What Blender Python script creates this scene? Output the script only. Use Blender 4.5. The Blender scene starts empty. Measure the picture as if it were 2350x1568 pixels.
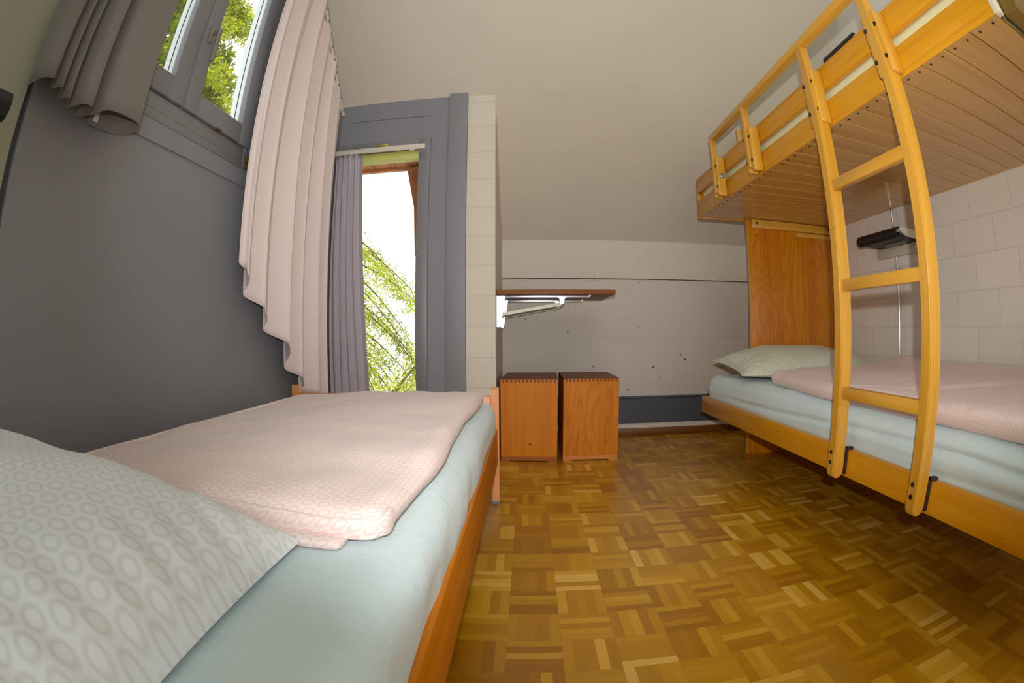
import bpy, bmesh, math, random
from mathutils import Vector, Matrix, noise, Euler
PI = math.pi
random.seed(7)
SC = bpy.context.scene
COL = SC.collection

# ------------------------------------------------------------------ dimensions (metres, floor z = 0)
XL, XR, YP, YB = -1.054, 1.88, 2.53, 3.25       # left wall, right wall, window wall, recess back wall
ZP, SL = 2.009, 1.015                           # ceiling height at the window wall, slope of the ceiling
YBACK = -1.0
def zc(y): return ZP + SL * (YP - y)

# ------------------------------------------------------------------ node helpers
class NT:
    def __init__(s, name):
        s.m = bpy.data.materials.new(name); s.m.use_nodes = True
        s.t = s.m.node_tree; s.t.nodes.clear()
        s.out = s.t.nodes.new('ShaderNodeOutputMaterial')
        s.b = s.t.nodes.new('ShaderNodeBsdfPrincipled')
        s.t.links.new(s.b.outputs[0], s.out.inputs[0])
    def n(s, typ, **kw):
        nd = s.t.nodes.new(typ)
        for k, v in kw.items(): setattr(nd, k, v)
        return nd
    def put(s, sock, v):
        if hasattr(v, 'links') or isinstance(v, bpy.types.NodeSocket): s.t.links.new(v, sock)
        else: sock.default_value = v
    def math(s, op, a, b=0.0, c=None, clamp=False):
        nd = s.n('ShaderNodeMath', operation=op); nd.use_clamp = clamp
        s.put(nd.inputs[0], a); s.put(nd.inputs[1], b)
        if c is not None: s.put(nd.inputs[2], c)
        return nd.outputs[0]
    def coords(s, kind='Object'):
        return s.n('ShaderNodeTexCoord').outputs[kind]
    def mapping(s, vec, scale=(1, 1, 1), loc=(0, 0, 0), rot=(0, 0, 0)):
        nd = s.n('ShaderNodeMapping'); s.put(nd.inputs['Vector'], vec)
        nd.inputs['Scale'].default_value = scale; nd.inputs['Location'].default_value = loc
        nd.inputs['Rotation'].default_value = rot
        return nd.outputs[0]
    def noise(s, vec, scale=5, detail=3, rough=.5, dist=0.0):
        nd = s.n('ShaderNodeTexNoise'); s.put(nd.inputs['Vector'], vec)
        nd.inputs['Scale'].default_value = scale; nd.inputs['Detail'].default_value = detail
        nd.inputs['Roughness'].default_value = rough; nd.inputs['Distortion'].default_value = dist
        return nd.outputs['Fac']
    def ramp(s, f, stops):
        nd = s.n('ShaderNodeValToRGB'); s.put(nd.inputs[0], f)
        e = nd.color_ramp.elements
        while len(e) < len(stops): e.new(.5)
        for el, (p, c) in zip(e, stops): el.position = p; el.color = tuple(c) + (1,) if len(c) == 3 else c
        return nd.outputs[0]
    def mix(s, f, a, b, mode='MIX'):
        nd = s.n('ShaderNodeMix', data_type='RGBA', blend_type=mode)
        s.put(nd.inputs[0], f)
        for sk, v in ((nd.inputs[6], a), (nd.inputs[7], b)):
            s.put(sk, tuple(v) + (1,) if isinstance(v, (tuple, list)) and len(v) == 3 else v)
        return nd.outputs[2]
    def bump(s, h, strength=.3, dist=.01, nrm=None):
        nd = s.n('ShaderNodeBump'); nd.inputs['Strength'].default_value = strength
        nd.inputs['Distance'].default_value = dist; s.put(nd.inputs['Height'], h)
        if nrm is not None: s.put(nd.inputs['Normal'], nrm)
        s.put(s.b.inputs['Normal'], nd.outputs[0]); return nd.outputs[0]
    def base(s, c):
        s.put(s.b.inputs['Base Color'], tuple(c) + (1,) if isinstance(c, (tuple, list)) and len(c) == 3 else c)
    def set(s, **kw):
        for k, v in kw.items(): s.put(s.b.inputs[k.replace('_', ' ')], v)
        return s.m

def srgb(r, g, b):
    f = lambda c: (c / 255 / 12.92) if c / 255 <= .04045 else ((c / 255 + .055) / 1.055) ** 2.4
    return (f(r), f(g), f(b))

def paint(name, c, rough=.6, var=.06, bump=.08):
    t = NT(name); co = t.coords()
    f = t.noise(co, 2.2, 4, .6)
    t.base(t.mix(f, tuple(x * (1 - var) for x in c), tuple(min(1, x * (1 + var)) for x in c)))
    t.bump(t.noise(co, 260, 2, .6), bump, .002)
    return t.set(Roughness=rough)

def wood(name, c1, c2, axis=2, rough=.28, scale=1.0, coat=.4, flame=0.0, spec=.5):
    """grain runs along the given object axis"""
    t = NT(name); co = t.coords()
    sc = [26 * scale] * 3; sc[axis] = 1.1 * scale
    v = t.mapping(co, tuple(sc))
    n1 = t.noise(v, 1.0, 4, .55, .35)
    sc2 = [170 * scale] * 3; sc2[axis] = 5 * scale
    n2 = t.noise(t.mapping(co, tuple(sc2)), 1.0, 2, .5)
    f = t.math('ADD', t.math('MULTIPLY', n1, .75), t.math('MULTIPLY', n2, .25))
    col = t.ramp(f, [(.30, c2), (.55, c1), (.78, tuple(x * .82 for x in c1))])
    if flame:
        sc3 = [7.0] * 3; sc3[axis] = 1.5
        n3 = t.noise(t.mapping(co, tuple(sc3)), 1.0, 1, .4, .2)
        ln = t.math('ABSOLUTE', t.math('SINE', t.math('MULTIPLY', n3, 44.0)))
        ln = t.math('MULTIPLY', t.math('POWER', t.math('SUBTRACT', 1.0, ln), 2.0), flame)
        col = t.mix(ln, col, tuple(x * .45 for x in c2))
    t.base(col)
    t.b.inputs['Specular IOR Level'].default_value = spec
    t.bump(n2, .05, .001)
    t.set(Roughness=rough)
    t.b.inputs['Coat Weight'].default_value = coat; t.b.inputs['Coat Roughness'].default_value = .2
    return t.m

def plain(name, c, rough=.5, metal=0.0):
    t = NT(name); co = t.coords()
    t.base(t.mix(t.noise(co, 30, 3), tuple(x * .94 for x in c), c))
    return t.set(Roughness=rough, Metallic=metal)

def cloth(name, c, ring=None, pitch=.033, rad=.34, rough=.95, wr=.25, wrap=0.0):
    t = NT(name); co = t.coords()
    col = t.mix(t.noise(co, 3.0, 3), tuple(x * .95 for x in c), c)
    if ring:
        # staggered rows of small dotted rings
        sp = t.n('ShaderNodeSeparateXYZ'); t.put(sp.inputs[0], co)
        zz = t.math('MULTIPLY', sp.outputs[2], wrap)
        px, py = t.math('SUBTRACT', sp.outputs[0], zz), t.math('ADD', sp.outputs[1], zz)
        ds = []
        for off in (0.0, .5):
            u = t.math('SUBTRACT', t.math('FRACT', t.math('ADD', t.math('DIVIDE', px, pitch), off)), .5)
            v = t.math('SUBTRACT', t.math('FRACT', t.math('ADD', t.math('DIVIDE', py, pitch * 1.8), off)), .5)
            v = t.math('MULTIPLY', v, 1.8)
            ds.append(t.math('SQRT', t.math('ADD', t.math('MULTIPLY', u, u), t.math('MULTIPLY', v, v))))
        d = t.math('MINIMUM', ds[0], ds[1])
        r = t.math('SUBTRACT', 1.0, t.math('DIVIDE', t.math('ABSOLUTE', t.math('SUBTRACT', d, rad)), .15), clamp=True)
        fine = t.noise(co, 900, 1)
        r = t.math('MULTIPLY', r, t.math('ADD', .55, t.math('MULTIPLY', fine, .7)), clamp=True)
        r = t.math('SMOOTH_MIN', r, .9, .2)
        col = t.mix(t.math('MULTIPLY', r, .50), col, ring)
    t.base(col)
    b1 = t.noise(co, 420, 2, .6)
    b2 = t.noise(t.mapping(co, (1, 1, 1)), 14, 4, .55, .6)
    h = t.math('ADD', t.math('MULTIPLY', b1, .06), t.math('MULTIPLY', b2, wr))
    t.bump(h, .5, .012)
    t.set(Roughness=rough)
    t.b.inputs['Sheen Weight'].default_value = .15
    return t.m

def brick_paint(name, c, bw, bh, axis='x', loc=(0, 0, 0), rough=.55, dark=.86, bstr=.5):
    t = NT(name); co = t.coords()
    sp = t.n('ShaderNodeSeparateXYZ'); t.put(sp.inputs[0], co)
    cb = t.n('ShaderNodeCombineXYZ')
    t.put(cb.inputs[0], t.math('ADD', sp.outputs[0 if axis == 'x' else 1], loc[0]))
    t.put(cb.inputs[1], t.math('ADD', sp.outputs[2], loc[2]))
    br = t.n('ShaderNodeTexBrick'); t.put(br.inputs['Vector'], cb.outputs[0])
    br.inputs['Scale'].default_value = 1; br.inputs['Brick Width'].default_value = bw
    br.inputs['Row Height'].default_value = bh; br.inputs['Mortar Size'].default_value = .0035
    br.inputs['Mortar Smooth'].default_value = .6; br.offset = .5
    br.inputs['Color1'].default_value = c + (1,); br.inputs['Color2'].default_value = tuple(x * .96 for x in c) + (1,)
    br.inputs['Mortar'].default_value = tuple(x * dark for x in c) + (1,)
    t.base(br.outputs['Color'])
    h = t.math('SUBTRACT', t.math('MULTIPLY', t.noise(co, 90, 3, .6), .25), br.outputs['Fac'])
    t.bump(h, bstr, .004)
    return t.set(Roughness=rough)

def parquet():
    t = NT('parquet_floor'); co = t.coords()
    sp = t.n('ShaderNodeSeparateXYZ'); t.put(sp.inputs[0], co)
    A, B, S = -.0437, 2.2496, .12
    u = t.math('DIVIDE', t.math('SUBTRACT', sp.outputs[0], A), S)
    v = t.math('DIVIDE', t.math('SUBTRACT', sp.outputs[1], B), S)
    ix, iy = t.math('FLOOR', u), t.math('FLOOR', v)
    fu, fv = t.math('FRACT', u), t.math('FRACT', v)
    par = t.math('FLOORED_MODULO', t.math('ADD', ix, iy), 2.0)          # 0: strips along x
    npar = t.math('SUBTRACT', 1.0, par)
    across = t.math('ADD', t.math('MULTIPLY', par, fu), t.math('MULTIPLY', npar, fv))
    along = t.math('ADD', t.math('MULTIPLY', par, fv), t.math('MULTIPLY', npar, fu))
    a5 = t.math('MULTIPLY', across, 5.0); k = t.math('FLOOR', a5); fk = t.math('FRACT', a5)
    cb = t.n('ShaderNodeCombineXYZ'); t.put(cb.inputs[0], ix); t.put(cb.inputs[1], iy); t.put(cb.inputs[2], k)
    wn = t.n('ShaderNodeTexWhiteNoise', noise_dimensions='3D'); t.put(wn.inputs['Vector'], cb.outputs[0])
    cb3 = t.n('ShaderNodeCombineXYZ'); t.put(cb3.inputs[0], ix); t.put(cb3.inputs[1], iy)
    wt = t.n('ShaderNodeTexWhiteNoise', noise_dimensions='3D'); t.put(wt.inputs['Vector'], cb3.outputs[0])
    cb2 = t.n('ShaderNodeCombineXYZ')
    t.put(cb2.inputs[0], t.math('MULTIPLY', a5, 2.2)); t.put(cb2.inputs[1], t.math('MULTIPLY', along, .9))
    t.put(cb2.inputs[2], t.math('ADD', t.math('MULTIPLY', wn.outputs['Value'], 90.0), t.math('MULTIPLY', ix, 7.3)))
    gr = t.noise(cb2.outputs[0], 3.0, 4, .6, .4)
    f = t.math('ADD', t.math('ADD', t.math('MULTIPLY', t.math('POWER', wn.outputs['Value'], 1.6), .50), t.math('MULTIPLY', wt.outputs['Value'], .30)),
               t.math('MULTIPLY', gr, .26))
    col = t.ramp(f, [(.12, srgb(158, 104, 8)), (.35, srgb(180, 128, 12)), (.60, srgb(196, 146, 22)), (.80, srgb(216, 168, 56)), (.95, srgb(230, 190, 104))])
    e1 = t.math('MINIMUM', fk, t.math('SUBTRACT', 1.0, fk))
    e2 = t.math('MULTIPLY', t.math('MINIMUM', along, t.math('SUBTRACT', 1.0, along)), 5.0)
    e = t.math('DIVIDE', t.math('MINIMUM', e1, e2), .035, clamp=True)
    t.base(t.mix(e, t.mix(.28, col, (.06, .025, .005)), col))
    t.bump(t.math('ADD', t.math('MULTIPLY', e, .5), t.math('MULTIPLY', t.noise(co, 6, 2), .25)), .15, .002)
    t.set(Roughness=t.math('ADD', .26, t.math('MULTIPLY', gr, .16)))
    t.b.inputs['Coat Weight'].default_value = .25; t.b.inputs['Coat Roughness'].default_value = .22
    return t.m

def concrete():
    t = NT('painted_concrete'); co = t.coords()
    base = t.mix(t.noise(co, 2.5, 4, .6), srgb(202, 196, 186), srgb(214, 208, 198))
    vo = t.n('ShaderNodeTexVoronoi'); t.put(vo.inputs['Vector'], co); vo.inputs['Scale'].default_value = 24
    vo.inputs['Randomness'].default_value = 1
    wn = t.n('ShaderNodeTexWhiteNoise', noise_dimensions='3D'); t.put(wn.inputs['Vector'], vo.outputs['Position'])
    r = t.math('MULTIPLY', t.math('POWER', wn.outputs['Value'], 5.0), .17)
    hole = t.math('LESS_THAN', vo.outputs['Distance'], r)
    # one fine board line
    sp = t.n('ShaderNodeSeparateXYZ'); t.put(sp.inputs[0], co)
    ln = t.math('LESS_THAN', t.math('ABSOLUTE', t.math('SUBTRACT', sp.outputs[2], .645)), .0011)
    f = t.math('MAXIMUM', hole, t.math('MULTIPLY', ln, .35))
    t.base(t.mix(f, base, srgb(80, 76, 72)))
    t.bump(t.math('SUBTRACT', t.math('MULTIPLY', t.noise(co, 60, 3), .3), f), .4, .003)
    return t.set(Roughness=.7)

M = {}
M['grey'] = paint('grey_wall_paint', srgb(133, 134, 139), .55)
M['greyframe'] = paint('grey_frame_paint', srgb(126, 127, 131), .42, .04, .04)
M['greydark'] = paint('dark_grey_trim_paint', srgb(72, 75, 84), .5)
M['cream'] = paint('cream_ceiling_paint', srgb(214, 206, 192), .7)
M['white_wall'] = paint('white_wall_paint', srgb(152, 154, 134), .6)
M['pillarblock'] = brick_paint('cream_block_paint', srgb(214, 206, 190), 20.0, .157, 'x', (5.2, 0, -.081), dark=.93, bstr=.45)
M['rightblock'] = brick_paint('white_block_paint', srgb(234, 230, 222), .277, .1515, 'y', (-1.206 + .277 * 10, 0, .0545), dark=.9, bstr=.45)
M['concrete'] = concrete()
M['parquet'] = parquet()
BE1, BE2 = srgb(208, 156, 54), srgb(190, 132, 30)
M['beech_y'] = wood('beech_wood_lengthwise', BE1, BE2, 1)
M['beech_z'] = wood('beech_wood_upright', BE1, BE2, 2)
M['beech_x'] = wood('beech_wood_crosswise', BE1, BE2, 0)
M['panelwood'] = wood('orange_veneer_panel', srgb(206, 130, 20), srgb(184, 104, 8), 2, .30, .55, .25, .35, .35)
M['deck'] = wood('underside_boards', srgb(192, 148, 76), srgb(172, 124, 54), 0, .24, .8, .45)
M['stoolfront'] = wood('stool_veneer', srgb(206, 124, 18), srgb(184, 98, 6), 2, .5, .8, .0, 0, .25)
M['stoolflame'] = wood('stool_flame_veneer', srgb(208, 126, 20), srgb(184, 98, 6), 2, .5, .8, .0, .35, .25)
M['stooltop'] = wood('stool_top_wood', srgb(128, 72, 26), srgb(104, 54, 16), 0, .5, .8, .0, 0, .25)
M['stoolbase'] = wood('stool_base_wood', srgb(206, 136, 70), srgb(186, 112, 50), 0, .5, .8, .0, 0, .25)
M['stoolbase2'] = wood('darker_stool_base_wood', srgb(160, 92, 40), srgb(138, 74, 28), 0, .5, .8, .0, 0, .25)
M['bedpost'] = wood('pale_beech_post', srgb(222, 152, 96), srgb(200, 128, 74), 2, .35, 1, .2)
M['bedrail'] = wood('bed_rail_beech', srgb(204, 124, 10), srgb(176, 94, 2), 1, .4, .8, .1, 0, .3)
M['footboard'] = wood('footboard_beech', srgb(206, 134, 72), srgb(184, 110, 52), 0, .35, .8, .2)
M['endwood'] = wood('dark_end_board', srgb(124, 98, 34), srgb(98, 74, 22), 0, .4, .8, .1)
M['railwood'] = wood('orange_bunk_rail', srgb(212, 150, 24), srgb(194, 126, 8), 1, .3, 1, .25, 0, .35)
M['strut'] = plain('dull_zinc_strut', srgb(176, 176, 158), .45, .3)
M['groove'] = plain('groove_shade_backing', srgb(60, 36, 14), .8)  # dark colour stands in for the shade inside the board grooves
M['shelf'] = wood('shelf_veneer', srgb(146, 92, 48), srgb(122, 72, 34), 0, .5, .8, .0, 0, .25)
M['skirting'] = wood('brown_skirting', srgb(120, 74, 14), srgb(92, 52, 8), 0, .4, .8, .1)
M['eave'] = wood('brown_eave_boards', srgb(170, 96, 40), srgb(110, 60, 26), 1, .6, .6, .0)
M['bark'] = wood('tree_bark', srgb(92, 74, 52), srgb(60, 48, 36), 2, .9, .6, .0)
M['black'] = plain('black_bolt', (.012, .012, .014), .45)
M['lampblack'] = plain('black_lamp_hood', (.010, .010, .014), .35)
M['lampcream'] = plain('cream_lamp_housing', srgb(206, 200, 176), .45)
M['steel'] = plain('galvanised_steel', (.72, .74, .78), .28, 1.0)
M['zinc'] = plain('bright_zinc_bracket', (.60, .62, .68), .3, .85)
M['chrome'] = plain('chrome_rod', (.75, .76, .80), .15, 1.0)
M['brass'] = plain('brass_fitting', srgb(200, 180, 90), .35, .8)
M['rust'] = plain('rusty_hinge', srgb(96, 74, 30), .6, .3)
M['railwhite'] = plain('white_curtain_rail', srgb(215, 208, 196), .5)
M['reveal'] = plain('white_plastic_spacer', srgb(226, 232, 236), .4)
M['gasket'] = plain('black_rubber_gasket', (.02, .02, .03), .6)
M['glide'] = plain('grey_floor_glide', srgb(120, 124, 120), .6)
M['handle'] = plain('metal_window_handle', srgb(140, 136, 122), .4, .4)
M['sheet'] = cloth('pale_mint_sheet', srgb(206, 226, 230), wr=.5)
M['sheetup'] = cloth('cream_mattress', srgb(232, 232, 184), wr=.2)
M['pillow'] = cloth('white_pillow_cotton', srgb(230, 238, 244), ring=srgb(192, 196, 182), pitch=.0255, rad=.33, wr=.3)
M['pillow2'] = cloth('greenish_pillow_cotton', srgb(208, 210, 190), ring=srgb(176, 182, 162), pitch=.0255, rad=.33, wr=.3)
M['duvet'] = cloth('pink_duvet_cotton', srgb(230, 218, 214), ring=srgb(226, 162, 146), pitch=.022, rad=.33, wr=.45, wrap=1.0)
M['curtainbacklit'] = cloth('backlit_dark_curtain', srgb(122, 118, 112), wr=.05)  # curtain fabric with its backlit darkness put into the colour
M['curtain'] = cloth('pale_rose_curtain', srgb(222, 208, 204), wr=.05)
M['curtaingrey'] = cloth('grey_lilac_curtain', srgb(184, 175, 182), wr=.05)
M['curtaintag'] = plain('white_fabric_tag', srgb(235, 235, 235), .8)

def glassmat():
    t = NT('window_glass'); t.t.nodes.remove(t.b)
    tr = t.n('ShaderNodeBsdfTransparent'); tr.inputs[0].default_value = (.96, .985, .97, 1)
    gl = t.n('ShaderNodeBsdfGlossy'); gl.inputs['Roughness'].default_value = .02
    mx = t.n('ShaderNodeMixShader'); mx.inputs[0].default_value = .05
    t.t.links.new(tr.outputs[0], mx.inputs[1]); t.t.links.new(gl.outputs[0], mx.inputs[2])
    t.t.links.new(mx.outputs[0], t.out.inputs[0]); return t.m
M['glass'] = glassmat()

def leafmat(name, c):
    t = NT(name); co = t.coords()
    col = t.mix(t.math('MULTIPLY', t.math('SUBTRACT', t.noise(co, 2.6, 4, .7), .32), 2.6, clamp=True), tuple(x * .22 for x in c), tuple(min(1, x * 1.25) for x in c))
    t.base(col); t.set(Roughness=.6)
    tl = t.n('ShaderNodeBsdfTranslucent'); t.put(tl.inputs[0], col)
    mx = t.n('ShaderNodeMixShader'); mx.inputs[0].default_value = .5
    t.t.links.new(t.b.outputs[0], mx.inputs[1]); t.t.links.new(tl.outputs[0], mx.inputs[2])
    t.t.links.new(mx.outputs[0], t.out.inputs[0]); return t.m
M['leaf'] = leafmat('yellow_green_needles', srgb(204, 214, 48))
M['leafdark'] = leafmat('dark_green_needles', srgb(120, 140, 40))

# ------------------------------------------------------------------ mesh helpers
def link(name, me, m=None, parent=None):
    o = bpy.data.objects.new(name, me); COL.objects.link(o)
    if m is not None: me.materials.append(m)
    if parent is not None: o.parent = parent
    return o
def obj(name, bm, m=None, parent=None, smooth=False, ang=35):
    me = bpy.data.meshes.new(name)
    bmesh.ops.recalc_face_normals(bm, faces=bm.faces)
    bm.to_mesh(me); bm.free()
    if smooth:
        for p in me.polygons: p.use_smooth = True
        me.set_sharp_from_angle(angle=math.radians(ang))
    return link(name, me, m, parent)
def tag(o, label, cat, group=None):
    o['label'] = label; o['category'] = cat
    if group: o['group'] = group
    return o
def empty(name, loc, label, cat, group=None, rot=0):
    o = bpy.data.objects.new(name, None); COL.objects.link(o); o.location = loc; o.rotation_euler = (0, 0, rot)
    o.empty_display_size = .1
    return tag(o, label, cat, group)
def bx(bm, x0, x1, y0, y1, z0, z1, bev=0.0, seg=2):
    r = bmesh.ops.create_cube(bm, size=1)
    vs = r['verts']
    for v in vs:
        v.co = Vector(((x0 + x1) / 2 + v.co.x * (x1 - x0), (y0 + y1) / 2 + v.co.y * (y1 - y0), (z0 + z1) / 2 + v.co.z * (z1 - z0)))
    if bev:
        es = list({e for v in vs for e in v.link_edges})
        bmesh.ops.bevel(bm, geom=es, offset=bev, segments=seg, affect='EDGES', profile=.5)
    return bm
def box(name, dims, m, parent=None, bev=0.0, off=(0, 0, 0)):
    bm = bmesh.new(); d = list(dims)
    for i in range(3): d[2 * i] -= off[i]; d[2 * i + 1] -= off[i]
    bx(bm, *d, bev=bev); return obj(name, bm, m, parent, smooth=bool(bev))
def cyl(bm, p0, p1, r, n=16, r2=None):
    p0, p1 = Vector(p0), Vector(p1); d = p1 - p0
    res = bmesh.ops.create_cone(bm, cap_ends=True, segments=n, radius1=r, radius2=r if r2 is None else r2, depth=d.length)
    q = Vector((0, 0, 1)).rotation_difference(d)
    mat = Matrix.Translation((p0 + p1) / 2) @ q.to_matrix().to_4x4()
    bmesh.ops.transform(bm, matrix=mat, verts=res['verts']); return bm
def prism(bm, poly, axis, a, b):
    """extrude a 2D polygon along an axis: axis 0 -> poly=(y,z), 1 -> (x,z), 2 -> (x,y)"""
    def P(p, t): return {0: (t, p[0], p[1]), 1: (p[0], t, p[1]), 2: (p[0], p[1], t)}[axis]
    v0 = [bm.verts.new(P(p, a)) for p in poly]; v1 = [bm.verts.new(P(p, b)) for p in poly]
    n = len(poly); bm.faces.new(v0); bm.faces.new(v1[::-1])
    for i in range(n): bm.faces.new((v0[i], v0[(i + 1) % n], v1[(i + 1) % n], v1[i]))
    return bm
def struct(o): o['kind'] = 'structure'; return o

# ------------------------------------------------------------------ room shell
bm = bmesh.new(); bx(bm, -1.3, 2.1, YBACK, 3.45, -.1, 0); struct(obj('floor', bm, M['parquet']))
# sloping ceiling, one thick slab
bm = bmesh.new(); prism(bm, [(YBACK, zc(YBACK)), (YP + .10, zc(YP + .10)), (YP + .10, zc(YP + .10) + .15), (YBACK, zc(YBACK) + .15)], 0, -1.3, 2.1)
prism(bm, [(YP + .10, zc(YP + .10)), (YB + .1, zc(YB + .1)), (YB + .1, zc(YB + .1) + .15), (YP + .10, zc(YP + .10) + .15)], 0, -.311, 2.1)
struct(obj('ceiling', bm, M['cream']))
# left: grey board wall with window hole, white block wall nearer the camera
WY0, WY1, WZ0, WZ1 = .63, 1.557, 1.299, 2.40
T = .12
bm = bmesh.new()
Y0 = .491
bx(bm, XL - T, XL, Y0, WY0, 0, zc(WY0) - .0)
bx(bm, XL - T, XL, WY0, WY1, 0, WZ0)
prism(bm, [(WY0, WZ1), (WY1, WZ1), (WY1, zc(WY1)), (WY0, zc(WY0))], 0, XL - T, XL)
prism(bm, [(WY1, 0), (YP + .1, 0), (YP + .1, zc(YP + .1)), (WY1, zc(WY1))], 0, XL - T, XL)
# top fill of the first strip up to the slope
prism(bm, [(Y0, zc(WY0)), (WY0, zc(WY0)), (Y0, zc(Y0))], 0, XL - T, XL)
struct(obj('wall_left', bm, M['grey']))
bm = bmesh.new()
prism(bm, [(YBACK, 0), (.468, 0), (.468, zc(.468)), (YBACK, zc(YBACK))], 0, XL - T, XL + .006)
struct(obj('wall_left_front', bm, M['white_wall']))
bm = bmesh.new(); prism(bm, [(.468, 0), (.491, 0), (.491, zc(.491)), (.468, zc(.468))], 0, XL - T, XL - .012)
struct(obj('trim_1', bm, M['greydark']))
# right block wall
bm = bmesh.new()
prism(bm, [(YBACK, 0), (YB + .1, 0), (YB + .1, zc(YB + .1)), (YBACK, zc(YBACK))], 0, XR, XR + .12)
struct(obj('wall_right', bm, M['rightblock']))
# unseen wall added behind the camera, its opening sized to control ambient light
bm = bmesh.new(); bx(bm, -1.3, .05, YBACK - .1, YBACK, 0, 2.3); bx(bm, 1.75, 2.1, YBACK - .1, YBACK, 0, 2.3); bx(bm, -1.3, 2.1, YBACK - .1, YBACK, 2.3, 3.3)
struct(obj('wall_light_baffle', bm, M['white_wall']))
# recess back wall: concrete below, smooth band above
bm = bmesh.new(); bx(bm, -.2, XR + .1, YB, YB + .12, 0, 1.030); struct(obj('wall_back', bm, M['concrete']))
bm = bmesh.new(); bx(bm, -.2, XR, YB - .012, YB + .12, 1.035, zc(YB) + .02); struct(obj('wall_back_upper', bm, M['cream']))
# window wall (grey boards) with the tall narrow opening
NX0, NX1, NZ0, NZ1 = -.985, -.512, .10, 1.748
bm = bmesh.new(); h = zc(YP)
bx(bm, XL - .05, NX0, YP, YP + .10, 0, h - .0)
bx(bm, NX1, -.311, YP, YP + .10, 0, h)
bx(bm, NX0, NX1, YP, YP + .10, 0, NZ0)
bx(bm, NX0, NX1, YP, YP + .10, NZ1, 1.891)
bx(bm, NX0, NX1, YP, YP + .10, 1.895, h)
bx(bm, NX0, NX1, YP + .006, YP + .10, 1.891, 1.895)
struct(obj('wall_window', bm, M['grey']))
bm = bmesh.new(); bx(bm, -.413, -.312, YP - .022, YP + .001, 0, 2.022, .002); struct(obj('trim_2', bm, M['grey'], smooth=True))
# white block pier between the window wall and the recess
bm = bmesh.new(); bx(bm, -.311, -.160, YP, YB + .1, 0, zc(YP)); struct(obj('wall_pier', bm, M['pillarblock']))
# heater-like dark grey skirting box, white strip and brown skirting
bm = bmesh.new()
bx(bm, -.158, XR - .001, 3.185, YB - .001, .083, .246); bx(bm, -.158, XR - .001, 3.190, YB - .001, .249, .256)
bx(bm, -.158, XR - .001, 3.179, 3.186, .083, .160)
struct(obj('baseboard_back', bm, M['greydark']))
struct(box('baseboard_strip', (-.158, XR - .001, 3.187, YB - .001, .050, .0825), M['railwhite']))
struct(box('baseboard_wood', (-.158, XR - .001, 3.176, YB - .001, .001, .0495), M['skirting'], bev=.003))
# apron band under the big window
bm = bmesh.new(); bx(bm, XL - .002, XL + .007, WY0 - .02, YP - .003, 1.232, 1.296, .001)
struct(obj('trim_3', bm, M['grey']))

# ------------------------------------------------------------------ window_1 : big two-sash window in the left wall
w1 = bpy.data.objects.new('window_1', None); COL.objects.link(w1); struct(w1)
def ring(bm, ax, a0, a1, u0, u1, z0, z1, w):
    """rectangular frame; ax 0 -> lies in the y/z plane with x from a0 to a1; ax 1 -> x/z plane"""
    f = (lambda u_0, u_1, z_0, z_1: bx(bm, a0, a1, u_0, u_1, z_0, z_1, .002)) if ax == 0 else (lambda u_0, u_1, z_0, z_1: bx(bm, u_0, u_1, a0, a1, z_0, z_1, .002))
    f(u0, u0 + w, z0, z1); f(u1 - w, u1, z0, z1); f(u0 + w, u1 - w, z0, z0 + w); f(u0 + w, u1 - w, z1 - w, z1)
bm = bmesh.new()
ring(bm, 0, XL - .10, XL + .004, WY0, WY1, WZ0, WZ1, .03)
bx(bm, XL - .1, XL + .004, WY0 + .03, WY1 - .03, WZ0 + .03, 1.379, .002)
obj('window_frame', bm, M['greyframe'], w1, True)
for nm, y0, y1 in (('a', .662, 1.099), ('b', 1.105, 1.551)):
    bm = bmesh.new(); ring(bm, 0, XL - .012, XL + .014, y0, y1, 1.384, 2.36, .078)
    sa = obj('window_sash', bm, M['greyframe'], w1, True)
    bm = bmesh.new(); ring(bm, 0, XL - .060, XL - .012, y0 + .004, y1 - .004, 1.388, 2.356, .074)
    obj('glazing_bead', bm, M['reveal'], sa, True)
    bm = bmesh.new(); ring(bm, 0, XL - .034, XL - .030, y0 + .05, y1 - .05, 1.43, 2.31, .030)
    obj('gasket', bm, M['gasket'], sa)
    bm = bmesh.new(); bx(bm, XL - .052, XL - .048, y0 + .07, y1 - .07, 1.455, 2.29)
    obj('glass_pane', bm, M['glass'], sa)
# handle on the right sash
bm = bmesh.new(); bx(bm, XL + .014, XL + .024, 1.130, 1.158, 1.655, 1.722, .006, 3)
hd = obj('window_handle', bm, M['handle'], w1, True)
bm = bmesh.new(); cyl(bm, (XL + .02, 1.144, 1.694), (XL + .058, 1.144, 1.694), .009)
bx(bm, XL + .045, XL + .060, 1.134, 1.154, 1.565, 1.704, .006, 3)
obj('handle_lever', bm, M['handle'], hd, True)
bm = bmesh.new(); cyl(bm, (XL + .016, 1.535, 1.322), (XL + .016, 1.535, 1.350), .009, 10)
cyl(bm, (XL + .016, 1.535, 1.300), (XL + .016, 1.535, 1.318), .007, 10)
obj('window_hinge', bm, M['rust'], w1, True)
bm = bmesh.new(); cyl(bm, (XL + .018, 1.305, 1.380), (XL + .018, 1.330, 1.380), .005, 10)
obj('window_catch', bm, M['rust'], w1, True)

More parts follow.
